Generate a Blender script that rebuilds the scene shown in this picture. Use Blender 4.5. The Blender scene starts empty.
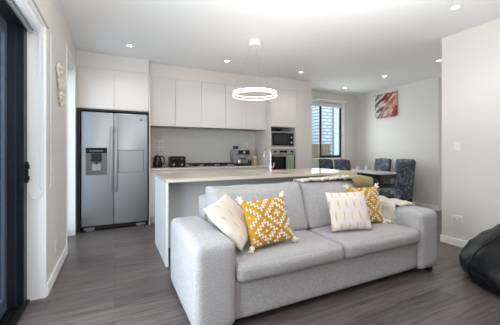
import bpy, bmesh, math, random
from mathutils import Vector, Matrix, noise
random.seed(4)
scene = bpy.context.scene
COL = scene.collection
R = math.radians

# ---------------------------------------------------------------- camera
cam_d = bpy.data.cameras.new('camera')
cam = bpy.data.objects.new('camera', cam_d); COL.objects.link(cam)
cam.location = (0, 0, 1.18); cam.rotation_euler = (R(90), 0, R(-26))
cam_d.sensor_width = 36; cam_d.lens = 278/500*36
cam_d.shift_y = -11/500; cam_d.clip_start = 0.02
scene.camera = cam

# ---------------------------------------------------------------- world, lights, exposure
w = bpy.data.worlds.new('sky'); scene.world = w; w.use_nodes = True
bg = w.node_tree.nodes['Background']
bg.inputs[0].default_value = (0.80, 0.90, 1.0, 1); bg.inputs[1].default_value = 2.7

def area(name, loc, rot, sx, sy, power, col):
    l = bpy.data.lights.new(name, 'AREA'); l.shape = 'RECTANGLE'; l.size = sx; l.size_y = sy
    l.energy = power; l.color = col
    o = bpy.data.objects.new(name, l); COL.objects.link(o); o.location = loc; o.rotation_euler = rot
    return o
# daylight in the openings, plus an added fill in the hall
area('daylight_slider', (-0.645, 1.55, 1.1), (0, R(-90), 0), 1.9, 1.15, 17, (0.86, 0.93, 1.0))
area('hall_fill', (7.7, 2.4, 1.3), (0, R(90), 0), 1.4, 1.4, 12, (1.0, 0.93, 0.86))  # added fill light for the dining side; the hall has no opening here
area('daylight_side_door', (-0.72, 4.2, 1.1), (0, R(-90), 0), 1.9, 0.7, 4, (0.88, 0.94, 1.0))
area('daylight_window', (4.73, 5.60, 1.72), (R(-90), 0, 0), 1.2, 1.35, 16, (1.0, 0.95, 0.88))
# the photographer's lamp on its stand, then an added ceiling fill
area('photo_lamp', (0.05, -0.10, 1.85), (R(88), 0, R(-26)), 0.09, 0.09, 6, (1.0, 0.96, 0.9))
area('ceiling_fill', (1.3, 0.9, 1.25), (R(180), 0, 0), 0.6, 0.6, 47, (1.0, 0.985, 0.975))  # added upward fill to even out the ceiling, no real lamp here

vs = scene.view_settings
vs.view_transform = 'Standard'; vs.look = 'None'; vs.gamma = 1; vs.use_curve_mapping = False
vs.exposure = 0.58

# ---------------------------------------------------------------- materials
def lin(c):
    return tuple(((v/255)/12.92 if v/255 <= .04045 else ((v/255+.055)/1.055)**2.4) for v in c)
MATS = {}
def mat(name, rgb=(200,200,200), rough=.5, metal=0, emit=0, bump=0, bscale=200, var=0, vscale=20, trans=0, coat=0, sheen=0, ior=1.45, stretch=None, alpha=None):
    m = bpy.data.materials.new(name); m.use_nodes = True; MATS[name] = m
    nt = m.node_tree; b = nt.nodes['Principled BSDF']
    c = lin(rgb)
    b.inputs['Base Color'].default_value = (*c, 1); b.inputs['Roughness'].default_value = rough
    b.inputs['Metallic'].default_value = metal; b.inputs['IOR'].default_value = ior
    if trans: b.inputs['Transmission Weight'].default_value = trans
    if coat: b.inputs['Coat Weight'].default_value = coat; b.inputs['Coat Roughness'].default_value = .1
    if sheen: b.inputs['Sheen Weight'].default_value = sheen
    if emit:
        b.inputs['Emission Color'].default_value = (*c, 1); b.inputs['Emission Strength'].default_value = emit
    tc = nt.nodes.new('ShaderNodeTexCoord')
    co = tc.outputs['Object']
    if stretch:
        mp = nt.nodes.new('ShaderNodeMapping'); mp.inputs['Scale'].default_value = stretch
        nt.links.new(co, mp.inputs[0]); co = mp.outputs[0]
    n = nt.nodes.new('ShaderNodeTexNoise'); n.inputs['Scale'].default_value = vscale if var else bscale
    n.inputs['Detail'].default_value = 4; nt.links.new(co, n.inputs['Vector'])
    if var:
        r = nt.nodes.new('ShaderNodeValToRGB')
        r.color_ramp.elements[0].position = .3; r.color_ramp.elements[1].position = .7
        r.color_ramp.elements[0].color = (*[max(0, v*(1-var)) for v in c], 1)
        r.color_ramp.elements[1].color = (*[min(1, v*(1+var)) for v in c], 1)
        nt.links.new(n.outputs[0], r.inputs[0]); nt.links.new(r.outputs[0], b.inputs['Base Color'])
    if bump:
        n2 = nt.nodes.new('ShaderNodeTexNoise'); n2.inputs['Scale'].default_value = bscale; n2.inputs['Detail'].default_value = 3
        nt.links.new(co, n2.inputs['Vector'])
        bp = nt.nodes.new('ShaderNodeBump'); bp.inputs['Strength'].default_value = bump; bp.inputs['Distance'].default_value = .01
        nt.links.new(n2.outputs[0], bp.inputs['Height']); nt.links.new(bp.outputs[0], b.inputs['Normal'])
    return m
def nd(nt, t, **kw):
    n = nt.nodes.new(t)
    for k, v in kw.items(): setattr(n, k, v)
    return n
def mth(nt, op, a, b=None, c=None):
    n = nt.nodes.new('ShaderNodeMath'); n.operation = op
    for i, v in enumerate((a, b, c)):
        if v is None: continue
        if isinstance(v, (int, float)): n.inputs[i].default_value = v
        else: nt.links.new(v, n.inputs[i])
    return n.outputs[0]

mat('wall_paint', (227,223,218), .75, bump=.03, bscale=400)
mat('wall_paint_shaded', (222,217,212), .75, bump=.03, bscale=400)  # same wall paint, toned down for the shadow on the left wall
mat('ceiling_paint', (238,239,240), .85)
mat('white_trim', (253,253,253), .45)
mat('white_plastic', (238,238,238), .4)
mat('cabinet', (232,226,223), .28, coat=.2)
mat('cabinet_side', (226,221,216), .35)
mat('dark_parts_and_shade', (48,50,54), .5)  # dark parts, and niche insides darkened for their shade
mat('island_panel_shaded', (206,207,209), .4)  # island white greyed for the shade under the overhanging top
mat('island_white', (236,238,240), .35)
mat('kick', (95,92,92), .5)
mat('benchtop', (228,216,198), .16, var=.008, vscale=60)
mat('splash_glass', (224,223,218), .12, coat=.3)
mat('steel', (176,179,185), .34, metal=.75, bump=.02, bscale=60, stretch=(1,1,30))
mat('steel_dark', (120,122,126), .3, metal=.8)
mat('handle_steel', (168,168,170), .35, metal=.8)
mat('chrome', (220,220,222), .12, metal=1)
mat('black_gloss', (14,14,16), .12)
mat('black_plastic', (24,24,27), .4)
mat('black_iron', (22,22,24), .6)
mat('socket_grey', (206,207,208), .5)
mat('grey_plastic', (120,124,128), .4)
mat('door_metal', (46,52,63), .38, metal=.4)
mat('door_metal_sky', (104,114,130), .35, metal=.4)  # dark frame metal lightened for the sky it reflects
mat('window_metal', (38,42,50), .4, metal=.3)
mat('sofa_fabric', (178,177,179), .95, bump=.3, bscale=110, var=.18, vscale=95, sheen=.1)
mat('sofa_fabric_dimmed', (169,167,168), .95, bump=.3, bscale=110, var=.16, vscale=95, sheen=.1)  # same sofa fabric, darkened to hold down the light on the seats
mat('olive_fabric', (160,148,98), .95, bump=.5, bscale=120, var=.1, vscale=30, sheen=.3)
mat('knit_fabric', (222,216,203), .95, bump=.8, bscale=90, var=.12, vscale=60)
mat('tuft_wool', (236,228,212), .95, bump=.5, bscale=150)
mat('mustard_fabric', (202,148,40), .9, bump=.3, bscale=250, var=.12, vscale=80)
mat('leather_black', (8,11,16), .42, bump=.25, bscale=35).node_tree.nodes['Principled BSDF'].inputs['Specular IOR Level'].default_value = .36
mat('dark_wood', (34,28,27), .4, var=.2, vscale=12)
mat('table_top', (206,205,202), .2)
mat('towel_green', (150,168,146), .95, bump=.5, bscale=150, var=.1, vscale=40)
mat('canister_tan', (206,178,140), .5)
mat('shell_cream', (240,234,216), .6, bump=.4, bscale=60, var=.15, vscale=30)
mat('twine', (150,130,96), .9)
mat('cord_white', (236,236,236), .5)
mat('blind_fabric', (226,230,234), .7)
mat('rail_grey', (168,171,175), .35, metal=.5)
mat('ring_acrylic', (255,240,214), .4, emit=.95)
mat('ring_body', (240,238,232), .35)
mat('ring_glow', (255,246,230), .35, emit=.45)
mat('ring_uplight', (255,232,200), .35, emit=19)
mat('lamp_disc', (255,244,224), .4, emit=14)
mat('deck', (168,170,172), .7, var=.1, vscale=4)
mat('fence_wood', (138,116,94), .8, var=.15, vscale=8)
mat('siding', (204,207,210), .6)
mat('brass', (190,160,90), .3, metal=.8)
mat('canvas_edge', (150,60,50), .7)
mat('led_blue', (130,150,180), .4, emit=.25)

def glassmat(name, rgb, rough=0.0):
    m = bpy.data.materials.new(name); m.use_nodes = True; MATS[name] = m
    nt = m.node_tree; nt.nodes.clear()
    o = nd(nt, 'ShaderNodeOutputMaterial'); t = nd(nt, 'ShaderNodeBsdfTransparent'); g = nd(nt, 'ShaderNodeBsdfGlossy')
    t.inputs[0].default_value = (*lin(rgb), 1); g.inputs['Roughness'].default_value = .02
    fr = nd(nt, 'ShaderNodeLayerWeight'); fr.inputs[0].default_value = .12
    mx = nd(nt, 'ShaderNodeMixShader'); nt.links.new(fr.outputs[0], mx.inputs[0])
    nt.links.new(t.outputs[0], mx.inputs[1]); nt.links.new(g.outputs[0], mx.inputs[2]); nt.links.new(mx.outputs[0], o.inputs[0])
glassmat('pane_glass', (236,242,244)); mat('tumbler_glass', (235,236,236), .12).node_tree.nodes['Principled BSDF'].inputs['Alpha'].default_value = .38

def floor_mat():
    m = mat('floor_wood', (110,100,96), .34); nt = m.node_tree; b = nt.nodes['Principled BSDF']
    tc = nd(nt, 'ShaderNodeTexCoord')
    br = nd(nt, 'ShaderNodeTexBrick'); br.inputs['Scale'].default_value = 1
    br.inputs['Brick Width'].default_value = 1.25; br.inputs['Row Height'].default_value = .18
    br.inputs['Mortar Size'].default_value = .0016; br.inputs['Mortar Smooth'].default_value = .1
    br.inputs['Color1'].default_value = (*lin((113,102,99)),1); br.inputs['Color2'].default_value = (*lin((90,82,81)),1)
    br.inputs['Mortar'].default_value = (*lin((62,56,54)),1); br.offset = .37
    nt.links.new(tc.outputs['Object'], br.inputs['Vector'])
    mp = nd(nt, 'ShaderNodeMapping'); mp.inputs['Scale'].default_value = (1.6, 22, 1)
    nt.links.new(tc.outputs['Object'], mp.inputs[0])
    n = nd(nt, 'ShaderNodeTexNoise'); n.inputs['Scale'].default_value = 1.5; n.inputs['Detail'].default_value = 8; n.inputs['Roughness'].default_value = .65; n.inputs['Distortion'].default_value = .6
    nt.links.new(mp.outputs[0], n.inputs['Vector'])
    r = nd(nt, 'ShaderNodeValToRGB'); r.color_ramp.elements[0].position = .28; r.color_ramp.elements[1].position = .72
    r.color_ramp.elements[0].color = (.42,.41,.42,1); r.color_ramp.elements[1].color = (1.34,1.33,1.31,1)
    nt.links.new(n.outputs[0], r.inputs[0])
    mx = nd(nt, 'ShaderNodeMix', data_type='RGBA', blend_type='MULTIPLY'); mx.inputs[0].default_value = 1
    nt.links.new(br.outputs[0], mx.inputs[6]); nt.links.new(r.outputs[0], mx.inputs[7])
    nt.links.new(mx.outputs[2], b.inputs['Base Color'])
    bp = nd(nt, 'ShaderNodeBump'); bp.inputs['Strength'].default_value = .12; bp.inputs['Distance'].default_value = .01
    nt.links.new(n.outputs[0], bp.inputs['Height']); nt.links.new(bp.outputs[0], b.inputs['Normal'])
floor_mat()

def strokes_mat(name, base, stroke, cx, cy, sx, sy, amount):
    """rows of soft brush strokes on a cushion cover, in its own x/y"""
    m = mat(name, base, .95, bump=.3, bscale=250); nt = m.node_tree; b = nt.nodes['Principled BSDF']
    tc = nd(nt, 'ShaderNodeTexCoord'); sp = nd(nt, 'ShaderNodeSeparateXYZ'); nt.links.new(tc.outputs['Object'], sp.inputs[0])
    nz = nd(nt, 'ShaderNodeTexNoise'); nz.inputs['Scale'].default_value = 28; nt.links.new(tc.outputs['Object'], nz.inputs['Vector'])
    wob = mth(nt, 'MULTIPLY', mth(nt, 'SUBTRACT', nz.outputs[0], .5), .35)
    row = mth(nt, 'FLOOR', mth(nt, 'MULTIPLY', sp.outputs[1], 1/cy))
    off = mth(nt, 'MULTIPLY', mth(nt, 'MODULO', mth(nt, 'ABSOLUTE', row), 2), .5)
    fx = mth(nt, 'ADD', mth(nt, 'FRACT', mth(nt, 'ADD', mth(nt, 'ADD', mth(nt, 'MULTIPLY', sp.outputs[0], 1/cx), off), 10)), -.5)
    fy = mth(nt, 'ADD', mth(nt, 'FRACT', mth(nt, 'ADD', mth(nt, 'MULTIPLY', sp.outputs[1], 1/cy), 10)), -.5)
    fx = mth(nt, 'ADD', fx, wob)
    d = mth(nt, 'ADD', mth(nt, 'POWER', mth(nt, 'MULTIPLY', mth(nt, 'ABSOLUTE', fx), 1/sx), 2), mth(nt, 'POWER', mth(nt, 'MULTIPLY', mth(nt, 'ABSOLUTE', fy), 1/sy), 2))
    msk = mth(nt, 'MULTIPLY', mth(nt, 'LESS_THAN', d, 1), amount)
    mx = nd(nt, 'ShaderNodeMix', data_type='RGBA'); nt.links.new(msk, mx.inputs[0])
    mx.inputs[6].default_value = (*lin(base),1); mx.inputs[7].default_value = (*lin(stroke),1)
    nt.links.new(mx.outputs[2], b.inputs['Base Color'])
strokes_mat('ivory_gold_print', (232,223,216), (214,186,142), .075, .105, .10, .40, .85)
strokes_mat('cream_faint_print', (226,216,204), (190,166,146), .10, .095, .07, .30, .55)

def floral_mat():
    m = mat('floral_slipcover', (84,92,102), .85, bump=.15, bscale=200); nt = m.node_tree; b = nt.nodes['Principled BSDF']
    tc = nd(nt, 'ShaderNodeTexCoord')
    n = nd(nt, 'ShaderNodeTexNoise'); n.inputs['Scale'].default_value = 6; n.inputs['Distortion'].default_value = 2.4; n.inputs['Detail'].default_value = 3
    nt.links.new(tc.outputs['Object'], n.inputs['Vector'])
    r = nd(nt, 'ShaderNodeValToRGB'); e = r.color_ramp.elements
    e[0].position = .40; e[0].color = (*lin((62,70,80)),1)
    e[1].position = .56; e[1].color = (*lin((98,108,118)),1)
    a = e.new(.62); a.color = (*lin((140,148,154)),1)
    a = e.new(.70); a.color = (*lin((110,118,126)),1)
    nt.links.new(n.outputs[0], r.inputs[0]); nt.links.new(r.outputs[0], b.inputs['Base Color'])
floral_mat()

def art_mat():
    m = mat('abstract_canvas', (150,120,120), .6); nt = m.node_tree; b = nt.nodes['Principled BSDF']
    tc = nd(nt, 'ShaderNodeTexCoord')
    mp = nd(nt, 'ShaderNodeMapping'); mp.inputs['Scale'].default_value = (1,1.5,5.5)
    mr = nd(nt, 'ShaderNodeMapping'); mr.inputs['Rotation'].default_value = (R(47),0,0)
    nt.links.new(tc.outputs['Object'], mr.inputs[0]); nt.links.new(mr.outputs[0], mp.inputs[0])
    n = nd(nt, 'ShaderNodeTexNoise'); n.inputs['Scale'].default_value = 1.5; n.inputs['Detail'].default_value = 5; n.inputs['Distortion'].default_value = .7
    nt.links.new(mp.outputs[0], n.inputs['Vector'])
    sp = nd(nt, 'ShaderNodeSeparateXYZ'); nt.links.new(tc.outputs['Object'], sp.inputs[0])
    # charcoal side (far), red side (near)
    def ramp(stops):
        r = nd(nt, 'ShaderNodeValToRGB'); e = r.color_ramp.elements
        e[0].position = stops[0][0]; e[0].color = (*lin(stops[0][1]),1); e[1].position = stops[1][0]; e[1].color = (*lin(stops[1][1]),1)
        for p, c in stops[2:]:
            q = e.new(p); q.color = (*lin(c),1)
        nt.links.new(n.outputs[0], r.inputs[0]); return r.outputs[0]
    ra = ramp([(.34,(48,42,46)),(.45,(104,92,96)),(.52,(226,218,216)),(.58,(120,96,98)),(.68,(150,60,58))])
    rb = ramp([(.34,(120,36,34)),(.44,(190,74,58)),(.52,(236,210,196)),(.57,(176,52,46)),(.66,(214,180,140)),(.74,(70,60,62))])
    f = mth(nt, 'MULTIPLY_ADD', sp.outputs[1], -2.6, .45)
    nz = nd(nt, 'ShaderNodeTexNoise'); nz.inputs['Scale'].default_value = 5; nt.links.new(tc.outputs['Object'], nz.inputs['Vector'])
    f = mth(nt, 'ADD', f, mth(nt, 'SUBTRACT', nz.outputs[0], .5)); 
    f = mth(nt, 'MINIMUM', mth(nt, 'MAXIMUM', f, 0), 1)
    mx = nd(nt, 'ShaderNodeMix', data_type='RGBA'); nt.links.new(f, mx.inputs[0]); nt.links.new(ra, mx.inputs[6]); nt.links.new(rb, mx.inputs[7])
    nt.links.new(mx.outputs[2], b.inputs['Base Color'])
art_mat()

def brick_mat():
    m = mat('white_brick', (225,226,226), .7); nt = m.node_tree; b = nt.nodes['Principled BSDF']
    tc = nd(nt, 'ShaderNodeTexCoord'); mp = nd(nt, 'ShaderNodeMapping'); mp.inputs['Rotation'].default_value = (R(90),0,0)
    nt.links.new(tc.outputs['Object'], mp.inputs[0])
    br = nd(nt, 'ShaderNodeTexBrick'); br.inputs['Scale'].default_value = 1; br.inputs['Brick Width'].default_value = .26; br.inputs['Row Height'].default_value = .11
    br.inputs['Mortar Size'].default_value = .014
    br.inputs['Color1'].default_value = (*lin((200,204,208)),1); br.inputs['Color2'].default_value = (*lin((184,188,192)),1); br.inputs['Mortar'].default_value = (*lin((112,116,122)),1)
    nt.links.new(mp.outputs[0], br.inputs['Vector']); nt.links.new(br.outputs[0], b.inputs['Base Color'])
brick_mat()

# ---------------------------------------------------------------- mesh helpers
def BM(): return bmesh.new()
def add_box(bm, x0, x1, y0, y1, z0, z1, bev=0, seg=2):
    vs_ = [bm.verts.new(p) for p in ((x0,y0,z0),(x1,y0,z0),(x1,y1,z0),(x0,y1,z0),(x0,y0,z1),(x1,y0,z1),(x1,y1,z1),(x0,y1,z1))]
    fs = [bm.faces.new([vs_[i] for i in f]) for f in ((3,2,1,0),(4,5,6,7),(0,1,5,4),(1,2,6,5),(2,3,7,6),(3,0,4,7))]
    if bev:
        es = list({e for f in fs for e in f.edges})
        bmesh.ops.bevel(bm, geom=es, offset=bev, segments=seg, affect='EDGES', profile=.5)
    return bm
def bx(*a, **k): return add_box(BM(), *a, **k)
def add_lathe(bm, prof, c=(0,0,0), n=24, axis='z', xf=None):
    """profile of (radius, height)"""
    rings = []
    for r, h in prof:
        ring = []
        for i in range(n):
            a = 2*math.pi*i/n
            p = Vector((r*math.cos(a), r*math.sin(a), h))
            if axis == 'y': p = Vector((p.x, p.z, -p.y)) 
            if axis == 'x': p = Vector((p.z, p.y, -p.x))
            if xf: p = xf @ p
            ring.append(bm.verts.new(p + Vector(c)))
        rings.append(ring)
    for a, b in zip(rings, rings[1:]):
        for i in range(n):
            bm.faces.new((a[i], a[(i+1)%n], b[(i+1)%n], b[i]))
    for ring, fl in ((rings[0], True), (rings[-1], False)):
        try: bm.faces.new(ring[::-1] if fl else ring)
        except Exception: pass
    return bm
def add_tube(bm, pts, r, n=8, closed=False):
    pts = [Vector(p) for p in pts]; rings = []
    m = len(pts); up = None
    for i, p in enumerate(pts):
        if closed: t = pts[(i+1)%m]-pts[i-1]
        else: t = pts[min(i+1,m-1)]-pts[max(i-1,0)]
        t.normalize()
        if up is None:
            up = Vector((0,0,1)) if abs(t.z) < .9 else Vector((1,0,0))
        s = t.cross(up)
        if s.length < 1e-5: s = t.cross(Vector((0,1,.1)))
        s.normalize(); up = s.cross(t).normalized()
        rr = r[i] if isinstance(r, (list, tuple)) else r
        rings.append([bm.verts.new(p + rr*(math.cos(2*math.pi*k/n)*s + math.sin(2*math.pi*k/n)*up)) for k in range(n)])
    prs = list(zip(rings, rings[1:])) + ([(rings[-1], rings[0])] if closed else [])
    for a, b in prs:
        for k in range(n): bm.faces.new((a[k], a[(k+1)%n], b[(k+1)%n], b[k]))
    if not closed: bm.faces.new(rings[0][::-1]); bm.faces.new(rings[-1])
    return bm
def grid_surface(bm, P, closed_u=False):
    V = [[bm.verts.new(p) for p in row] for row in P]
    n = len(V); m = len(V[0])
    for i in range(n-1):
        for j in range(m if closed_u else m-1):
            bm.faces.new((V[i][j], V[i][(j+1)%m], V[i+1][(j+1)%m], V[i+1][j]))
    return V
def soft_box(x0,x1,y0,y1,z0,z1, r=.05, n=14, bulge=(0,0,0), wrinkle=.0, wscale=4, seed=0, fn=None):
    """a padded upholstered block: rounded edges, crowned faces, slight wrinkles"""
    bm = BM(); bmesh.ops.create_cube(bm, size=2)
    bmesh.ops.subdivide_edges(bm, edges=bm.edges[:], cuts=n, use_grid_fill=True)
    c = Vector(((x0+x1)/2,(y0+y1)/2,(z0+z1)/2)); h = Vector(((x1-x0)/2,(y1-y0)/2,(z1-z0)/2))
    for v in bm.verts:
        q = v.co.copy()
        # denser samples near the edges
        q = Vector([math.copysign(1-(1-abs(t))**1.5, t) for t in q])
        p = Vector((q.x*h.x, q.y*h.y, q.z*h.z))
        inner = Vector([max(-(h[i]-r), min(h[i]-r, p[i])) for i in range(3)])
        d = p-inner
        if d.length > 1e-6: p = inner + d.normalized()*r
        for i in range(3):
            j, k = [a for a in range(3) if a != i]
            w_ = max(0,1-q[j]**2)*max(0,1-q[k]**2)
            if abs(q[i]) > .999: p[i] += math.copysign(bulge[i]*w_, q[i])
            elif abs(q[i]) > .6: p[i] += math.copysign(bulge[i]*w_*(abs(q[i])-.6)/.4, q[i])
        if wrinkle:
            nv = noise.noise((p+Vector((seed*7.3,seed*3.1,0)))*wscale) + .5*noise.noise((p+Vector((seed,0,seed)))*wscale*2.3)
            p += p.normalized()*wrinkle*nv
        if fn: p = fn(p, q)
        v.co = p + c
    return bm
def pillow_bm(W, H, T, n=22, seed=0, ear=.06):
    """a filled square cushion in its own x/y plane, ears at the corners"""
    bm = BM()
    def pt(i, j, s):
        x = -1+2*i/n; y = -1+2*j/n
        x = math.copysign(1-(1-abs(x))**1.3, x); y = math.copysign(1-(1-abs(y))**1.3, y)
        px = x*W/2*(1-ear*(1-y*y)); py = y*H/2*(1-ear*(1-x*x))
        t = T/2*((1-x**4)*(1-y**4))**.5*(1-.15*(x*x+y*y))
        wv = noise.noise(Vector((px*9+seed*5, py*9, s*3)))*.006*min(1,(t/(T/2))*2)
        return Vector((px, py, s*(t+wv)))
    F = [[bm.verts.new(pt(i,j,1)) for j in range(n+1)] for i in range(n+1)]
    B = [[F[i][j] if i in (0,n) or j in (0,n) else bm.verts.new(pt(i,j,-1)) for j in range(n+1)] for i in range(n+1)]
    for i in range(n):
        for j in range(n):
            bm.faces.new((F[i][j],F[i+1][j],F[i+1][j+1],F[i][j+1]))
            bm.faces.new((B[i][j+1],B[i+1][j+1],B[i+1][j],B[i][j]))
    return bm
def pillow_z(W, H, T, px, py, ear=.06):
    x = max(-.999,min(.999,px/(W/2))); y = max(-.999,min(.999,py/(H/2)))
    x = max(-.999,min(.999,x/(1-ear*(1-y*y)))); y = max(-.999,min(.999,y/(1-ear*(1-x*x))))
    return T/2*((1-x**4)*(1-y**4))**.5*(1-.15*(x*x+y*y))

def root_matrix(o):
    while o.parent: o = o.parent
    return Matrix.LocRotScale(o.location, o.rotation_euler, None)
def obj(name, bm, m, parent=None, smooth=False, origin=None, sub=0, solid=0, auto=40):
    """link the bmesh (world coordinates) as one mesh object, origin at its thing's base"""
    if parent is not None: bm.transform(root_matrix(parent).inverted())
    elif origin is not None: bm.transform(Matrix.Translation(-Vector(origin)))
    bmesh.ops.recalc_face_normals(bm, faces=bm.faces[:])
    me = bpy.data.meshes.new(name); bm.to_mesh(me); bm.free()
    o = bpy.data.objects.new(name, me); COL.objects.link(o)
    me.materials.append(MATS[m] if isinstance(m, str) else m)
    if smooth:
        for p in me.polygons: p.use_smooth = True
        if smooth != 'all':
            me.set_sharp_from_angle(angle=R(auto))
    if parent is not None: o.parent = parent
    elif origin is not None: o.location = origin
    if solid:
        md = o.modifiers.new('thickness','SOLIDIFY'); md.thickness = solid; md.offset = 1
    if sub:
        md = o.modifiers.new('smooth','SUBSURF'); md.levels = sub; md.render_levels = sub
    return o
def struct(name, bm, m, **k):
    o = obj(name, bm, m, **k)
    if o.parent is None: o['kind'] = 'structure'
    return o
def sroot(name, loc):
    o = bpy.data.objects.new(name, None); COL.objects.link(o); o.location = loc; o['kind'] = 'structure'; o.empty_display_size = .1
    return o
def tag(o, label, cat, group=None, kind=None):
    o['label'] = label; o['category'] = cat
    if group: o['group'] = group
    if kind: o['kind'] = kind
    return o
def thing(name, label, cat, loc=(0,0,0), rz=0, group=None):
    o = bpy.data.objects.new(name, None); COL.objects.link(o); o.location = loc; o.rotation_euler = (0,0,rz)
    o.empty_display_size = .1
    return tag(o, label, cat, group)
def dup(root, loc=None, rz=None, label=None, group=None):
    def cp(o, par):
        c = o.copy(); COL.objects.link(c); c.parent = par
        for ch in o.children: cp(ch, c)
        return c
    r = cp(root, None)
    if loc is not None: r.location = loc
    if rz is not None: r.rotation_euler = (0,0,rz)
    if label: r['label'] = label
    if group: r['group'] = group
    return r

# ================================================================ STRUCTURE
H = 2.66; XL = -.5; YB = 5.4; XR = 5.8; XS = 3.85; YR = -2.2
struct('floor', bx(-.66, 8.1, YR-.1, YB+.15, -.1, 0), 'floor_wood')
struct('ceiling', bx(-.66, 8.1, YR-.1, YB+.15, H, H+.1), 'ceiling_paint')
# left wall with two openings
bm = BM()
T0 = XL-.16
add_box(bm, T0, XL, 2.76, 3.80, 0, H)               # pier between the openings
add_box(bm, T0, XL, 0.80, 2.76, 2.20, H)            # over the slider
add_box(bm, T0, XL, 3.80, 4.62, 2.40, H)            # over the side door
add_box(bm, T0, XL, 4.62, YB, 0, H)
add_box(bm, T0, XL, YR, 0.80, 0, H)
struct('wall_left', bm, 'wall_paint_shaded')
# white jamb linings of the openings
j = sroot('trim_1', (XL,2.76,0))
obj('jamb', bx(-.62, XL+.003, 2.740, 2.7595, 0, 2.2), 'white_trim', j)
obj('head_lining', bx(-.62, XL+.003, 0.81, 2.7395, 2.185, 2.1995), 'white_trim', j)
j = sroot('trim_2', (XL,3.8,0))
obj('jamb', bx(T0, XL+.004, 4.600, 4.6195, 0, 2.4), 'white_trim', j)
obj('jamb', bx(T0, XL+.012, 3.8005, 3.82, 0, 2.42), 'white_trim', j)
obj('head_lining', bx(T0, XL+.004, 3.8205, 4.5995, 2.385, 2.3995), 'white_trim', j)
# back wall with window opening
WX0, WX1, WZ0, WZ1 = 4.10, 5.36, 1.0, 2.43
bm = BM()
add_box(bm, -.66, WX0, YB, YB+.16, 0, H); add_box(bm, WX1, XR, YB, YB+.16, 0, H)
add_box(bm, WX0, WX1, YB, YB+.16, 0, WZ0); add_box(bm, WX0, WX1, YB, YB+.16, WZ1, H)
struct('wall_back', bm, 'wall_paint')
bm = BM(); add_box(bm, XR, XR+.14, 3.33, YB+.16, 0, H); struct('wall_dining', bm, 'wall_paint')
struct('wall_hall', bx(XR+.14, 8.1, 3.33, 3.45, 0, H), 'wall_paint')
struct('wall_hall_end', bx(8.0, 8.1, 1.4, 3.33, 0, H), 'wall_paint')
struct('wall_hall_near', bx(XS+.13, 8.1, 1.3, 1.4, 0, H), 'wall_paint')
struct('wall_right', bx(XS, XS+.13, YR, 2.17, 0, H), 'wall_paint')
bm = BM()   # wall behind the camera
add_box(bm, T0, XS+.13, YR-.12, YR, 0, H)
struct('wall_rear', bm, 'wall_paint')
# baseboards
struct('baseboard_left', bx(XL, XL+.014, 2.76, 3.80, 0, .10, bev=.003), 'white_trim')
struct('baseboard_right', add_box(bx(XS-.014, XS, YR, 2.17+.014, 0, .09, bev=.003), XS, XS+.13, 2.17, 2.184, 0, .09, bev=.003), 'white_trim')
struct('baseboard_dining', bx(XR-.014, XR, 3.33, YB, 0, .09, bev=.003), 'white_trim')
struct('baseboard_back', bx(3.80, XR-.014, YB-.014, YB, 0, .09, bev=.003), 'white_trim')
struct('baseboard_hall', bx(XR+.14, 8.0, 3.316, 3.33, 0, .09, bev=.003), 'white_trim')

# dining window
wn = sroot('window_1', (WX0, YB+.1, WZ0))
bm = BM()
for a in ((WX0,WX1,YB+.002,YB+.10,WZ0,WZ0+.02),(WX0,WX1,YB+.002,YB+.10,WZ1-.02,WZ1),(WX0,WX0+.02,YB+.002,YB+.10,WZ0+.02,WZ1-.02),(WX1-.02,WX1,YB+.002,YB+.10,WZ0+.02,WZ1-.02)): add_box(bm,*a)
obj('window_lining', bm, 'white_trim', wn)
bm = BM(); y0,y1 = YB+.10,YB+.15
for a in ((WX0,WX1,y0,y1,WZ0,WZ0+.045),(WX0,WX1,y0,y1,WZ1-.045,WZ1),(WX0,WX0+.045,y0,y1,WZ0+.045,WZ1-.045),(WX1-.05,WX1,y0,y1,WZ0+.045,WZ1-.045)): add_box(bm,*a)
obj('window_frame', bm, 'window_metal', wn)
bm = BM(); sx0,sx1 = 4.60,WX1-.052
for a in ((sx0,sx1,y0-.03,y0-.002,WZ0+.03,WZ0+.085),(sx0,sx1,y0-.03,y0-.002,WZ1-.11,WZ1-.03),(sx0,sx0+.06,y0-.03,y0-.002,WZ0+.085,WZ1-.11),(sx1-.05,sx1,y0-.03,y0-.002,WZ0+.085,WZ1-.11)): add_box(bm,*a)
sash = obj('sliding_sash', bm, 'window_metal', wn)
obj('glass_pane', bx(sx0+.06,sx1-.05,y0-.018,y0-.012,WZ0+.085,WZ1-.11), 'pane_glass', sash)
obj('glass_pane', bx(WX0+.045,sx0,y0+.02,y0+.026,WZ0+.045,WZ1-.045), 'pane_glass', wn)
obj('sash_handle', bx(sx0+.012,sx0+.034,y0-.045,y0-.03,1.62,1.78,bev=.003), 'black_plastic', wn)

# big sliding door at the left
dr = sroot('door_1', (-.66, 2.74, 0))
bm = BM()
add_box(bm, -.76, -.62, 2.66, 2.74, .03, 2.12)       # far jamb
add_box(bm, -.76, -.655, 2.60, 2.66, .03, 2.12)
add_box(bm, -.76, -.62, 0.82, 2.74, 2.12, 2.185)     # head
add_box(bm, -.76, -.62, 0.82, 0.90, .03, 2.12)
obj('door_frame', bm, 'door_metal', dr)
bm = BM(); add_box(bm, -.78, -.60, 0.82, 2.74, 0, .012)
for xx in (-.74,-.70,-.66,-.625): add_box(bm, xx-.006, xx+.006, 0.82, 2.74, .012, .03)
obj('door_track', bm, 'black_plastic', dr)
bm = BM(); add_box(bm, -.75,-.705, 2.55,2.63,.03,2.12); add_box(bm,-.75,-.705,1.62,1.70,.03,2.12); add_box(bm,-.75,-.705,1.70,2.55,.03,.13); add_box(bm,-.75,-.705,1.70,2.55,2.03,2.12)
pn = obj('sliding_panel', bm, 'door_metal_sky', dr)
obj('glass_pane', bx(-.730,-.724,1.70,2.55,.13,2.03), 'pane_glass', pn)
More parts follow.
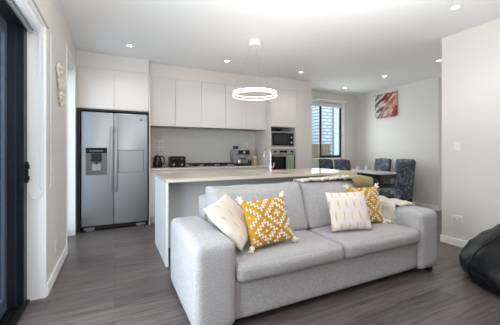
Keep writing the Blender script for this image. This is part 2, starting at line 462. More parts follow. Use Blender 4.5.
bm = BM(); add_box(bm, -.622,-.604, 2.70,2.722,.935,1.10,bev=.004); add_box(bm,-.606,-.592,2.685,2.70,.955,.99,bev=.003); add_box(bm,-.606,-.592,2.685,2.70,1.045,1.08,bev=.003)
obj('door_handle', bm, 'black_plastic', dr)
# side glazed door
dr = sroot('door_2', (-.62, 3.82, 0))
bm = BM(); add_box(bm,-.72,-.66,3.82,3.88,.0,2.38); add_box(bm,-.72,-.66,4.54,4.60,0,2.38); add_box(bm,-.72,-.66,3.88,4.54,2.30,2.38); add_box(bm,-.72,-.66,3.88,4.54,0,.1)
obj('door_frame', bm, 'white_trim', dr)
obj('glass_pane', bx(-.695,-.689,3.88,4.54,.1,2.30), 'pane_glass', dr)

# roller blinds in the reveals
def blind(label, x, y0, y1, z, r, rail_z, fab_x):
    t = thing('roller_blind', label, 'blind', (x, (y0+y1)/2, z), 0)
    obj('blind_roll', add_lathe(BM(), [(r,0),(r,y1-y0)], (x,y0,z), 20, 'y'), 'blind_fabric', t, smooth=True)
    obj('blind_cloth', bx(fab_x-.001, fab_x+.001, y0+.01, y1-.01, rail_z+.01, z), 'blind_fabric', t)
    obj('bottom_rail', bx(fab_x-.008, fab_x+.008, y0+.01, y1-.01, rail_z-.012, rail_z+.012, bev=.003), 'rail_grey', t)
    return t
b1 = blind('white roller blind rolled up over the big dark-framed sliding door', -.545, .86, 2.70, 2.148, .034, 2.105, -.582)
obj('mounting_bracket', bx(-.585,-.512,2.702,2.712,2.11,2.184), 'white_plastic', b1)
obj('face_rail', bx(-.500,-.488,.80,2.80,2.192,2.206,bev=.002), 'rail_grey', b1)
b2 = blind('white roller blind rolled up over the side door beside the refrigerator', -.55, 3.83, 4.59, 2.343, .038, 2.27, -.59)
bm = BM(); add_lathe(bm, [(.026,0),(.026,1.16)], (4.16,YB+.055,WZ1-.052), 16, 'x')
b3 = thing('roller_blind', 'white roller blind rolled up at the top of the dining window', 'blind', (4.7,YB+.055,WZ1-.05))
obj('blind_roll', bm, 'blind_fabric', b3, smooth=True)
obj('blind_cloth', bx(4.16,5.32,YB+.03,YB+.032,WZ1-.115,WZ1-.05), 'blind_fabric', b3)
obj('bottom_rail', bx(4.16,5.32,YB+.024,YB+.038,WZ1-.13,WZ1-.112,bev=.003), 'white_plastic', b3)
# curtain head track above the dining window
tag(obj('blind_pelmet', bx(4.40,5.38,YB-.03,YB,2.44,2.475,bev=.004), 'white_trim', origin=(4.9,YB,2.45)), 'slim white blind pelmet on the wall above the dining window', 'pelmet')

# cord loops of the left blind
def catenary(a, b, drop, n=20):
    a, b = Vector(a), Vector(b); out = []
    for i in range(n+1):
        t = i/n; p = a.lerp(b, t); p.z -= drop*(1-(2*t-1)**2)**.5 if drop else 0
        out.append(p)
    return out
for a,b,zt,zb,dz in (((-.535,2.722),(-.486,2.86),2.19,.92,.07),((-.612,2.722),(-.512,2.730),2.10,.88,.08)):
    bm = BM(); A = Vector((*a,0)); B = Vector((*b,0)); arc = []
    for k in range(17):
        t = math.pi+math.pi*k/16
        p = A.lerp(B, .5+.5*math.cos(t)); p.z = zb+dz*math.sin(t); arc.append(p)
    add_tube(bm, [Vector((*a,zt))]+arc+[Vector((*b,zt))], .0042, 6)
    obj('pull_cord', bm, 'cord_white', b1, smooth=True)

# ---------------------------------------------------------------- outside
struct('trim_3', bx(-6, T0-.12, -6, 9, -.12, -.02), 'deck')
struct('trim_4', bx(-.6, 12, YB+.16, 12, -.12, -.02), 'deck')
nb = thing('neighbour_house', 'white weatherboard and painted brick house wall outside the dining window', 'house', (7.5,8.2,-.02))
bm = BM()
for k in range(24):
    z = -.02+k*.19
    bm2 = [(5.2,8.2-.0,z),(9.6,8.2,z),(9.6,8.2-.0,z+.19),(5.2,8.2,z+.19)]
    v = [bm.verts.new(p) for p in ((4.6,8.16,z),(6.98,8.16,z),(6.98,8.2,z+.19),(4.6,8.2,z+.19),(4.6,8.3,z),(6.98,8.3,z),(6.98,8.3,z+.19),(4.6,8.3,z+.19))]
    for f in ((0,1,2,3),(5,4,7,6),(0,3,7,4),(1,5,6,2),(3,2,6,7),(1,0,4,5)): bm.faces.new([v[i] for i in f])
obj('weatherboards', bm, 'siding', nb)
obj('brick_pier', bx(6.28,6.66,7.3,8.1,-.02,4.3), 'white_brick', nb)
obj('downpipe', bx(6.68,6.88,7.4,7.6,-.02,4.3,bev=.02), 'grey_plastic', nb)
bm = BM()
for k in range(24):
    z = -.02+k*.19
    v = [bm.verts.new(p) for p in ((6.985,8.06,z),(10.5,8.06,z),(10.5,8.1,z+.19),(6.985,8.1,z+.19),(6.985,8.3,z),(10.5,8.3,z),(10.5,8.3,z+.19),(6.985,8.3,z+.19))]
    for f in ((0,1,2,3),(5,4,7,6),(0,3,7,4),(1,5,6,2),(3,2,6,7),(1,0,4,5)): bm.faces.new([v[i] for i in f])
obj('weatherboards', bm, 'siding', nb)
fn = thing('timber_fence', 'pale brown timber paling fence outside the dining window', 'fence', (5.2,6.9,-.02))
bm = BM()
for k in range(18): add_box(bm, 4.2+k*.115, 4.2+k*.115+.105, 6.9,6.92,-.02,1.42,bev=.004)
add_box(bm,4.2,6.26,6.92,6.96,.3,.38); add_box(bm,4.2,6.26,6.92,6.96,1.1,1.18)
obj('palings', bm, 'fence_wood', fn)

# ================================================================ KITCHEN
YF = 4.76
def front(name, x0, x1, z0, z1, y, m, parent, g=.0018, th=.018):
    return obj(name, bx(x0+g, x1-g, y-th, y, z0+g, z1-g, bev=.0015), m, parent)
# fridge housing
c = thing('overhead_cabinet', 'pale two-door cabinet above the refrigerator', 'cabinet', (0,YF,1.82))
obj('body', bx(-.498,.498,YF+.001,5.395,1.82,2.43), 'cabinet_side', c)
front('door', -.478, 0, 1.825, 2.43, YF, 'cabinet', c); front('door', 0, .498, 1.825, 2.43, YF, 'cabinet', c)
obj('filler', bx(-.4995,-.479,YF-.016,YF,1.82,2.43), 'cabinet_side', c)
struct('trim_5', bx(-.4995,.5,YF-.010,5.399,2.432,H-.001), 'cabinet')
c = thing('refrigerator_surround', 'refrigerator niche with tall side panels, its inside coloured dark as shade', 'cabinet panel', (0,YF,0))
obj('side_panel', bx(-.499,-.452,YF-.01,5.39,0,1.818), 'dark_parts_and_shade', c)  # dark strip for the shaded gap left of the refrigerator
obj('side_panel', bx(.500,.518,YF-.03,5.39,0,2.43,bev=.001), 'cabinet_side', c)
obj('niche_back_shade', bx(-.452,.498,5.37,5.39,0,1.79), 'dark_parts_and_shade', c)  # back coloured dark as the shade inside the niche
obj('top_gap_shade', bx(-.452,.498,YF-.004,5.37,1.792,1.818), 'dark_parts_and_shade', c)  # dark strip for the shaded gap above the refrigerator

# refrigerator
fr = thing('refrigerator', 'stainless side-by-side refrigerator with a black water dispenser', 'refrigerator', (.02,4.9,0))
fx0, fx1, fs, fy = -.435, .475, -.005, 4.70
obj('body', bx(fx0+.01,fx1-.01,4.775,5.34,.06,1.755,bev=.004), 'steel_dark', fr)
def door_panel(x0,x1,holes=()):
    return bx(x0,x1,fy,4.77,.075,1.765,bev=.012,seg=3)
d1 = obj('freezer_door', door_panel(fx0,fs-.003), 'steel', fr, smooth=True)
d2 = obj('fridge_door', door_panel(fs+.003,fx1), 'steel', fr, smooth=True)
def handle(xc, par):
    bm = BM()
    add_box(bm, xc-.014,xc+.014,fy-.055,fy-.035,.57,1.55,bev=.006)
    add_box(bm, xc-.011,xc+.011,fy-.037,fy+.004,.59,.64,bev=.003); add_box(bm, xc-.011,xc+.011,fy-.037,fy+.004,1.48,1.53,bev=.003)
    obj('door_handle', bm, 'handle_steel', par, smooth=True)
handle(fs-.034, d1); handle(fs+.034, d2)
# dispenser
dx0, dx1, dz0, dz1 = -.378, -.098, .83, 1.235
bm = BM()
add_box(bm, dx0,dx1,fy-.006,fy+.002,1.155,dz1,bev=.002)
obj('dispenser_display', bm, 'black_gloss', d1)
bm = BM(); e = .018
add_box(bm,dx0,dx0+e,fy-.006,fy+.002,dz0,1.155); add_box(bm,dx1-e,dx1,fy-.006,fy+.002,dz0,1.155); add_box(bm,dx0+e,dx1-e,fy-.006,fy+.002,dz0,dz0+.03)
obj('dispenser_frame', bm, 'steel_dark', d1)
bm = BM(); add_box(bm,dx0+e,dx1-e,fy-.003,fy+.001,dz0+.03,1.155)
obj('dispenser_recess', bm, 'steel_dark', d1)
bm = BM(); add_box(bm,dx0+.07,dx1-.07,fy-.03,fy-.003,1.03,1.15,bev=.01); add_tube(bm,[((dx0+dx1)/2,fy-.03,1.04),((dx0+dx1)/2,fy-.035,.99)],.014)
obj('dispenser_nozzle', bm, 'black_plastic', d1)
obj('dispenser_paddle', bx(dx0+.085,dx1-.085,fy-.014,fy-.003,.90,1.0,bev=.004), 'rail_grey', d1)
obj('display_light', bx(dx0+.05,dx1-.05,fy-.0075,fy-.006,1.185,1.192), 'led_blue', d1)
# small door in the right leaf
bm = BM(); mx0,mx1,mz0,mz1 = .052,.415,.855,1.205; 
for a in ((mx0,mx1,mz1-.012,mz1),(mx0,mx1,mz0,mz0+.008),(mx0,mx0+.008,mz0+.008,mz1-.012),(mx1-.008,mx1,mz0+.008,mz1-.012)): add_box(bm,a[0],a[1],fy-.004,fy+.001,a[2],a[3],bev=.001)
hb = obj('refreshment_door', bx(mx0+.008,mx1-.008,fy-.003,fy+.001,mz0+.008,mz1-.012,bev=.001), 'steel', d2)
obj('door_trim', bm, 'steel_dark', hb)
obj('base_grille', bx(fx0+.02,fx1-.02,4.73,4.79,.022,.07,bev=.004), 'black_plastic', fr)
for xx in (fx0+.10, fx1-.10):
    obj('foot', add_box(bx(xx-.07,xx+.07,4.705,4.73,.02,.055,bev=.006), xx-.05,xx+.05,4.72,4.80,0,.03,bev=.004), 'grey_plastic', fr)
# maker's mark: round emblem and two letters
def text_mesh(s, size, loc, m, parent, rot=(R(90),0,0), name='lettering'):
    cu = bpy.data.curves.new(name, 'FONT'); cu.body = s; cu.size = size; cu.extrude = .0006; cu.align_x = 'LEFT'
    o = bpy.data.objects.new(name, cu); COL.objects.link(o)
    dg = bpy.context.evaluated_depsgraph_get(); me = bpy.data.meshes.new_from_object(o.evaluated_get(dg))
    bpy.data.objects.remove(o); bmx = BM(); bmx.from_mesh(me)
    bmx.transform(Matrix.LocRotScale(Vector(loc), __import__('mathutils').Euler(rot), None))
    return obj(name, bmx, m, parent)
eb = obj('emblem', add_lathe(BM(), [(.0,0),(.020,0),(.020,.003),(0,.003)], (.375,fy-.003,1.675), 20, 'y'), 'grey_plastic', d2)
text_mesh('LG', .042, (.400,fy-.001,1.660), 'grey_plastic', d2)

# upper wall cabinets: each unit a thing
YU = 4.90
xs = [.52, .95, 1.41, 1.87, 2.31, 2.75]
names = ['pale wall cabinet over the kettle, beside the refrigerator','pale wall cabinet over the toaster, second from the refrigerator',
 'pale wall cabinet over the left burners, third from the refrigerator','pale wall cabinet over the right burners, second from the oven tower','pale wall cabinet over the coffee machine, next to the oven tower']
for i in range(5):
    a, b = xs[i], xs[i+1]
    c = thing('wall_cabinet', names[i], 'cabinet', ((a+b)/2,YU,1.62), 0, 'wall cabinets above the back counter')
    obj('body', bx(a+.0005,b-.0005,YU+.001,5.398,1.63,2.43), 'cabinet_side', c)
    front('door', a, b, 1.612, 2.43, YU, 'cabinet', c)
struct('trim_6', bx(.519,2.749,YU-.012,5.399,2.432,H-.001), 'cabinet')
rh = thing('range_hood', 'slim dark range hood strip under the pale wall cabinets', 'range hood', (1.64,5.1,1.6))
obj('hood_body', bx(.56,2.72,YU+.03,5.36,1.612,1.629), 'steel_dark', rh)
bm = BM()
for k in range(14): add_box(bm, 1.25+k*.056,1.285+k*.056,5.0,5.25,1.606,1.612)
obj('hood_filter', bm, 'chrome', rh)

# splashback
tag(obj('splashback', bx(.519,2.749,5.388,5.3995,.902,1.63), 'splash_glass', origin=(1.6,5.39,.9)), 'pale grey-green glass splashback behind the cooktop', 'splashback')
def power_outlet(label, c, n, face, w_, h_=.075, sw=True):
    """face: '-y' or '+x' or '-x' is the way it looks"""
    t = thing('power_outlet', label, 'power outlet', c)
    def put(nm, u0,u1,z0,z1,d0,d1,m,par):
        x,y,z = c
        if face=='-y': b_ = (x+u0,x+u1,y-d1,y-d0,z+z0,z+z1)
        elif face=='+x': b_ = (x+d0,x+d1,y+u0,y+u1,z+z0,z+z1)
        else: b_ = (x-d1,x-d0,y+u0,y+u1,z+z0,z+z1)
        return obj(nm, bx(*b_,bev=.001), m, par)
    put('cover_plate',-w_/2,w_/2,-h_/2,h_/2,0,.008,'white_plastic',t)
    if n:
        for k in range(n):
            u = (k-(n-1)/2)*w_/n
            put('switch',u-.009,u+.009,h_*.13,h_*.36,.008,.012,'white_plastic',t)
            put('socket',u-.016,u+.016,-h_*.36,h_*.02,.008,.0095,'socket_grey',t)
    else: put('switch',-.011,.011,-.018,.018,.008,.013,'white_plastic',t)
    return t
power_outlet('upper white double power outlet on the glass splashback above the kettle', (.745,5.388,1.345), 2, '-y', .15, .085)
power_outlet('lower white double power outlet on the glass splashback above the kettle', (.745,5.388,1.235), 2, '-y', .15, .085)
power_outlet('white power outlet on the glass splashback above the coffee machine', (2.50,5.388,1.325), 1, '-y', .10, .075)
power_outlet('small white power outlet low on the left wall', (XL,3.14,.30), 1, '+x', .07, .11)
power_outlet('white double power outlet low on the right wall by the beanbag', (XS,1.985,.345), 2, '-x', .125, .075)
ls = thing('light_switch', 'white light switch on the right wall at shoulder height', 'light switch', (XS,1.985,1.24))
obj('cover_plate', bx(XS-.008,XS,1.95,2.02,1.185,1.295,bev=.002), 'white_plastic', ls)
obj('rocker', bx(XS-.013,XS-.008,1.972,1.998,1.215,1.265,bev=.002), 'white_plastic', ls)

# base cabinets, counter
xb = [.52, 1.18, 2.08, 2.749]
ln = ['pale base cabinet under the kettle and toaster','pale base cabinet with drawers under the cooktop','pale base cabinet under the coffee machine']
for i in range(3):
    a, b = xb[i], xb[i+1]
    c = thing('base_cabinet', ln[i], 'cabinet', ((a+b)/2,4.9,0), 0, 'base cabinets along the back wall')
    obj('body', bx(a+.0005,b-.0005,4.80,5.385,.10,.868), 'cabinet_side', c)
    obj('kickboard', bx(a+.0005,b-.0005,4.85,4.87,0,.10), 'cabinet_side', c)
    if i == 1:
        for z0,z1 in ((.105,.36),(.36,.62),(.62,.85)): front('drawer', a,b,z0,z1,4.80,'cabinet',c)
    else:
        m_ = (a+b)/2; front('door',a,m_,.105,.85,4.80,'cabinet',c); front('door',m_,b,.105,.85,4.80,'cabinet',c)
tag(obj('countertop', bx(.519,2.749,4.765,5.387,.87,.90,bev=.002), 'benchtop', origin=(1.6,5,.87)), 'pale stone countertop running along the glass splashback', 'countertop')

# oven tower and pantry
tw = thing('oven_tower', 'tall pale cabinet holding the microwave and the oven', 'cabinet', (3.06,4.76,0))
YT = 4.75; tx0, tx1, tx2 = 2.75, 3.37, 3.77
bm = BM(); add_box(bm, tx0,tx0+.018,YT-.018,5.395,.0,2.43); add_box(bm, tx1-.019,tx1-.001,YT,5.395,0,2.43)
add_box(bm, tx0+.018,tx1-.019,YT+.01,5.395,1.235,1.268); add_box(bm, tx0+.018,tx1-.019,YT+.001,5.395,1.672,2.43); add_box(bm, tx0+.018,tx1-.019,YT+.001,5.395,.12,.62)
add_box(bm, tx0+.018,tx1-.019,5.35,5.395,.62,1.235)
obj('body', bm, 'cabinet_side', tw)
obj('niche_shade', bx(tx0+.018,tx1-.019,5.30,5.349,1.268,1.672), 'dark_parts_and_shade', tw)  # dark sheet stands in for the shaded gap above the microwave
front('door', tx0+.018, tx1, 1.675, 2.43, YT, 'cabinet', tw); front('drawer', tx0+.018, tx1, .12, .615, YT, 'cabinet', tw)
pt = thing('pantry_cabinet', 'tall narrow pale pantry cabinet beside the oven and the window', 'cabinet', (3.57,4.76,0))
obj('body', bx(tx1+.0005,tx2,YT+.001,5.395,.0,2.43), 'cabinet_side', pt)
front('door', tx1, tx2, .105, 2.43, YT, 'cabinet', pt)
struct('trim_7', bx(2.7505,tx2+.001,YT-.014,5.399,2.432,H-.001), 'cabinet')

mw = thing('microwave', 'black and steel microwave in the niche above the oven', 'microwave', (3.06,4.8,1.268))
obj('body', bx(2.80,3.32,4.79,5.15,1.270,1.575,bev=.004), 'steel_dark', mw)
obj('face_panel', bx(2.785,3.335,4.765,4.789,1.269,1.582,bev=.004), 'steel', mw)
dd = obj('door', bx(2.81,3.185,4.756,4.766,1.300,1.555,bev=.003), 'black_gloss', mw)
obj('door_window', bx(2.85,3.15,4.7545,4.7562,1.335,1.52), 'dark_parts_and_shade', dd)
obj('control_panel', bx(3.195,3.315,4.756,4.766,1.300,1.555,bev=.003), 'black_gloss', mw)
for k in range(2): obj('dial', add_lathe(BM(), [(.024,0),(.021,.018),(0,.018)], (3.255,4.756,1.365+k*.10), 18, 'y', Matrix.Scale(-1,3,(0,1,0))), 'chrome', mw, smooth=True)

ov = thing('oven', 'built-in black glass oven with a steel control panel', 'oven', (3.06,4.8,.64))
obj('body', bx(2.78,3.34,4.76,5.30,.63,1.232), 'steel_dark', ov)
obj('control_panel', bx(2.772,3.348,4.738,4.76,1.125,1.228,bev=.002), 'steel', ov)
obj('display', bx(2.97,3.15,4.7365,4.7385,1.155,1.20), 'black_gloss', ov)
for k,xx in enumerate((2.86,3.26)): obj('knob', add_lathe(BM(), [(.021,0),(.018,.024),(0,.024)], (xx,4.738,1.177), 18, 'y', Matrix.Scale(-1,3,(0,1,0))), 'black_plastic', ov, smooth=True)
od = obj('door', bx(2.772,3.348,4.738,4.76,.64,1.115,bev=.003), 'black_gloss', ov)
bm = BM(); add_tube(bm,[(2.80,4.70,1.085),(3.32,4.70,1.085)],.009,10); add_tube(bm,[(2.83,4.70,1.085),(2.83,4.74,1.085)],.006); add_tube(bm,[(3.29,4.70,1.085),(3.29,4.74,1.085)],.006)
obj('door_handle', bm, 'chrome', od, smooth=True)
obj('door_trim', bx(2.772,3.348,4.736,4.738,1.10,1.115), 'steel', od)
# tea towel over the oven handle
bm = BM(); P = []
prof = [(-.022,.70)]+[(-.022,.75+.33*i/6) for i in range(7)]+[(-.014+.014*math.sin(a)*1.0-.008*math.cos(a),1.090+.012*math.sin(a)) for a in (.4,.8,1.2,1.57,2.0,2.5)]+[(.016,1.075-.25*i/5) for i in range(6)]
prof = [(-.022-.0,z) for _,z in [(-.02,.72),(-.02,.8),(-.02,.9),(-.02,1.0),(-.02,1.08)]]+[(-.016,1.096),(-.008,1.1005),(0,1.102),(.008,1.1005),(.0145,1.096)]+[(.0165,1.08),(.0165,1.0),(.0165,.9),(.0165,.82)]
for i in range(13):
    u = i/12; x = 3.105+.175*u
    P.append([Vector((x, 4.70+yy+(-.006 if yy<0 else 0)*(.5+.5*math.sin(u*16))*(1 if z<1.08 else .2), z)) for yy,z in prof])
grid_surface(bm, P)
tag(obj('tea_towel', bm, 'towel_green', origin=(3.19,4.70,1.1), smooth='all'), 'sage green tea towel folded over the oven door handle', 'towel')

# cooktop
ck = thing('gas_cooktop', 'black gas cooktop with cast iron trivets and steel tray', 'cooktop', (1.63,5.08,.90))
obj('hob_tray', bx(1.19,2.07,4.84,5.33,.9005,.912,bev=.004), 'steel', ck)
for k in range(3):
    x0 = 1.205+k*.288; x1 = x0+.275; bm = BM(); z=.952
    for a,b in (((x0,4.88),(x1,4.88)),((x0,5.30),(x1,5.30)),((x0,4.88),(x0,5.30)),((x1,4.88),(x1,5.30)),((x0,5.09),(x1,5.09)),(((x0+x1)/2,4.88),((x0+x1)/2,5.30))):
        add_tube(bm,[(a[0],a[1],z),(b[0],b[1],z)],.007,6)
    for px,py in ((x0,4.88),(x1,4.88),(x0,5.30),(x1,5.30)): add_box(bm,px-.008,px+.008,py-.008,py+.008,.912,z)
    obj('trivet', bm, 'black_iron', ck)
for px,py,r in ((1.34,4.99,.04),(1.34,5.20,.032),(1.63,5.09,.058),(1.92,4.99,.032),(1.92,5.20,.042)):
    obj('burner', add_lathe(BM(), [(r*1.25,.912),(r*1.25,.922),(r,.924),(r,.936),(r*.8,.940),(0,.940)], (px,py,0), 20), 'black_iron', ck, smooth=True)
for k in range(5): obj('knob', add_lathe(BM(), [(.017,.912),(.015,.934),(0,.934)], (1.45+k*.09,4.862,0), 14), 'black_plastic', ck, smooth=True)

# kettle
kt = thing('kettle', 'black electric kettle with a side handle on the back counter', 'kettle', (.675,5.08,.9))
kx,ky = .675,5.08
obj('power_base', add_lathe(BM(), [(.082,.9005),(.085,.906),(.085,.918),(.078,.921),(0,.921)], (kx,ky,0), 24), 'black_plastic', kt, smooth=True)
obj('body', add_lathe(BM(), [(.0,.922),(.083,.922),(.084,.935),(.077,1.0),(.064,1.07),(.055,1.095),(0,1.095)], (kx,ky,0), 28), 'black_gloss', kt, smooth=True)
obj('lid', add_lathe(BM(), [(.054,1.0955),(.050,1.106),(.02,1.114),(.012,1.116),(.012,1.128),(0,1.130)], (kx,ky,0), 22), 'black_plastic', kt, smooth=True)
obj('spout', add_tube(BM(), [(kx-.05,ky,1.05),(kx-.075,ky,1.072),(kx-.095,ky,1.092)], [.024,.018,.012], 10), 'brass', kt, smooth=True)
obj('handle', add_tube(BM(), [(kx+.05,ky,1.09),(kx+.085,ky,1.095),(kx+.108,ky,1.075),(kx+.118,ky,1.03),(kx+.112,ky,.975),(kx+.088,ky,.952),(kx+.07,ky,.95)], [.012,.013,.013,.012,.012,.011,.01], 10), 'black_plastic', kt, smooth=True)
# toaster
to = thing('toaster', 'black toaster with two steel dials beside the kettle', 'toaster', (1.01,5.08,.9))
obj('body', bx(.865,1.155,4.995,5.165,.912,1.095,bev=.022,seg=4), 'black_gloss', to, smooth=True)
obj('base', bx(.875,1.145,5.005,5.155,.9005,.912), 'black_plastic', to)
for xx in (.94,1.08):
    obj('dial', add_lathe(BM(), [(.020,0),(.018,.016),(0,.016)], (xx,4.995,.95), 16, 'y', Matrix.Scale(-1,3,(0,1,0))), 'chrome', to, smooth=True)
    obj('lever', bx(xx-.016,xx+.016,4.975,4.996,1.045,1.06,bev=.003), 'grey_plastic', to)
for yy in (5.045,5.115): obj('slot', bx(.90,1.12,yy-.013,yy+.013,1.0935,1.0965), 'grey_plastic', to)
# coffee machine
cm = thing('coffee_machine', 'steel espresso coffee machine right of the cooktop', 'coffee machine', (2.28,5.1,.9))
a0,a1 = 2.135,2.425
bm = BM(); add_box(bm,a0,a1,5.06,5.30,.9005,1.225,bev=.01); add_box(bm,a0,a1,4.95,5.06,1.10,1.225,bev=.01)
obj('body', bm, 'steel', cm, smooth=True)
obj('drip_tray', bx(a0,a1,4.93,5.059,.9005,.945,bev=.006), 'black_plastic', cm)
obj('group_head', add_lathe(BM(), [(.035,1.06),(.038,1.10),(0,1.10)], (2.28,5.01,0), 18), 'chrome', cm, smooth=True)
obj('portafilter', add_tube(add_lathe(BM(), [(0,1.025),(.026,1.03),(.030,1.058),(0,1.058)], (2.28,5.01,0), 18), [(2.28,4.985,1.045),(2.28,4.86,1.035)], .013, 10), 'black_plastic', cm, smooth=True)
obj('control_face', bx(a0+.02,a1-.02,4.944,4.951,1.12,1.205,bev=.002), 'black_gloss', cm)
obj('gauge', add_lathe(BM(), [(.024,0),(.022,.010),(0,.010)], (2.28,4.944,1.163), 18, 'y', Matrix.Scale(-1,3,(0,1,0))), 'chrome', cm, smooth=True)
obj('bean_hopper', add_lathe(BM(), [(.05,1.225),(.062,1.285),(.060,1.292),(0,1.292)], (2.20,5.18,0), 20), 'dark_parts_and_shade', cm, smooth=True)
obj('steam_wand', add_tube(BM(), [(a1-.03,4.99,1.10),(a1-.025,4.965,1.07),(a1-.02,4.955,.985)], .006, 8), 'chrome', cm, smooth=True)
obj('milk_jug', add_lathe(BM(), [(0,.9455),(.036,.9455),(.038,.96),(.032,1.0),(.034,1.018),(0,1.018)], (a0+.06,4.985,0), 18), 'chrome', cm, smooth=True)
# jar and canister
jr = thing('glass_jar', 'small dark glass jar between the coffee machine and the tan canister', 'jar', (2.485,5.12,.9))
obj('body', add_lathe(BM(), [(0,.9005),(.035,.9005),(.037,.91),(.037,1.0),(.028,1.015),(0,1.015)], (2.485,5.12,0), 18), 'dark_parts_and_shade', jr, smooth=True)
obj('lid', add_lathe(BM(), [(.030,1.0155),(.030,1.035),(0,1.037)], (2.485,5.12,0), 18), 'steel', jr, smooth=True)
cn = thing('canister', 'tan cylindrical canister with a lid at the end of the back counter', 'canister', (2.60,5.12,.9))
obj('body', add_lathe(BM(), [(0,.9005),(.046,.9005),(.048,.905),(.048,1.055),(0,1.055)], (2.60,5.12,0), 22), 'canister_tan', cn, smooth=True)
obj('lid', add_lathe(BM(), [(.050,1.0555),(.050,1.075),(.046,1.08),(0,1.082)], (2.60,5.12,0), 22), 'white_plastic', cn, smooth=True)

# ---------------------------------------------------------------- island
IX0, IX1, IY0, IY1, IZ = .47, 3.14, 2.92, 3.77, .895
isl = thing('kitchen_island', 'long white kitchen island base behind the sofa', 'kitchen island', ((IX0+IX1)/2,3.35,0))
obj('end_panel', bx(IX0+.002,IX0+.027,IY0+.003,IY1-.004,0,IZ-.035,bev=.001), 'island_white', isl)
obj('end_panel', bx(IX1-.027,IX1-.002,IY0+.003,IY1-.004,0,IZ-.035,bev=.001), 'island_white', isl)
obj('front_panel', bx(IX0+.0275,IX1-.0275,3.20,3.218,.10,IZ-.035), 'island_panel_shaded', isl)
obj('kickboard', bx(IX0+.0275,IX1-.0275,3.215,3.235,0,.10), 'kick', isl)
bm = BM(); add_box(bm, IX0+.0275,IX1-.0275,3.2185,3.235,.10,IZ-.035); add_box(bm, IX0+.0275,1.56,3.2355,IY1-.025,.10,IZ-.035); add_box(bm, 2.32,IX1-.0275,3.2355,IY1-.025,.10,IZ-.035); add_box(bm,1.56,2.32,3.2355,IY1-.025,.10,.62)
obj('carcass', bm, 'cabinet_side', isl)
for k in range(4):
    a = IX0+.0275+k*(IX1-IX0-.055)/4; b = a+(IX1-IX0-.055)/4
    front('door', a, b, .105, IZ-.04, IY1-.006, 'cabinet', isl)
sx0,sx1,sy0,sy1 = 1.60,2.26,3.33,3.67
bm = BM()
add_box(bm, IX0,sx0,IY0,IY1,IZ-.034,IZ); add_box(bm, sx1,IX1,IY0,IY1,IZ-.034,IZ); add_box(bm, sx0,sx1,IY0,sy0,IZ-.034,IZ); add_box(bm, sx0,sx1,sy1,IY1,IZ-.034,IZ)
bmesh.ops.remove_doubles(bm, verts=bm.verts[:], dist=.0001)
tag(obj('island_benchtop', bm, 'benchtop', origin=(1.8,3.3,IZ-.034)), 'glossy pale stone benchtop on the kitchen island', 'benchtop')
sk = thing('kitchen_sink', 'steel undermount sink set in the island benchtop', 'sink', (1.93,3.5,.68))
bm = BM(); zb=.68
add_box(bm,sx0-.01,sx1+.01,sy0-.01,sy1+.01,zb-.004,zb)
for a in ((sx0-.01,sx0,sy0-.01,sy1+.01),(sx1,sx1+.01,sy0-.01,sy1+.01),(sx0,sx1,sy0-.01,sy0),(sx0,sx1,sy1,sy1+.01)): add_box(bm,*a,zb,IZ-.036)
obj('basin', bm, 'steel', sk)
obj('drain', add_lathe(BM(), [(.04,zb),(.04,zb+.003),(.02,zb+.001),(0,zb+.001)], (1.93,3.5,0), 18), 'chrome', sk, smooth=True)
fc = thing('kitchen_faucet', 'chrome gooseneck faucet on the island benchtop', 'faucet', (1.90,3.26,IZ))
fxp,fyp = 1.90,3.26
obj('faucet_base', add_lathe(BM(), [(.027,IZ),(.027,IZ+.012),(.020,IZ+.02),(.018,IZ+.10),(0,IZ+.10)], (fxp,fyp,0), 20), 'chrome', fc, smooth=True)
pts = [(fxp,fyp,IZ+.1),(fxp,fyp,IZ+.24)]+[(fxp,fyp+.09-.09*math.cos(a),IZ+.24+.085*math.sin(a)) for a in [math.pi*i/10 for i in range(1,11)]]+[(fxp,fyp+.18,IZ+.205)]
obj('spout', add_tube(BM(), pts, .0115, 12), 'chrome', fc, smooth=True)
obj('lever', add_tube(BM(), [(fxp+.018,fyp,IZ+.07),(fxp+.045,fyp,IZ+.075),(fxp+.055,fyp,IZ+.13)], .006, 8), 'chrome', fc, smooth=True)

# ---------------------------------------------------------------- pendant ring
px,py,pz = 1.69,3.32,1.925
pd = thing('pendant_light', 'round glowing ring pendant light hanging over the island', 'pendant light', (px,py,H))
obj('canopy', add_lathe(BM(), [(.0,H-.075),(.085,H-.075),(.088,H-.07),(.088,H-.001),(0,H-.001)], (px,py,0), 32), 'ring_body', pd, smooth=True)
def ring(r0,r1,z0,z1,m,nm):
    bmx = BM(); n=72; L=[]
    for (r,z) in ((r0,z0),(r1,z0),(r1,z1),(r0,z1)): L.append([bmx.verts.new((px+r*math.cos(2*math.pi*i/n),py+r*math.sin(2*math.pi*i/n),z)) for i in range(n)])
    for a in range(4):
        A,B = L[a],L[(a+1)%4]
        for i in range(n): bmx.faces.new((A[i],A[(i+1)%n],B[(i+1)%n],B[i]))
    return obj(nm, bmx, m, pd, smooth=True)
ring(.2965,.300,pz+.008,pz+.036,'ring_body','ring_housing')
ring(.290,.296,pz+.008,pz+.036,'rail_grey','inner_liner')
ring(.287,.302,pz-.006,pz+.006,'ring_acrylic','ring_diffuser')
ring(.291,.2962,pz+.0365,pz+.040,'ring_uplight','ring_uplight')
for k in range(3):
    a = R(40+120*k)
    obj('suspension_wire', add_tube(BM(), [(px+.289*math.cos(a),py+.289*math.sin(a),pz+.036),(px+.05*math.cos(a),py+.05*math.sin(a),H-.074)], .0009, 5), 'rail_grey', pd)
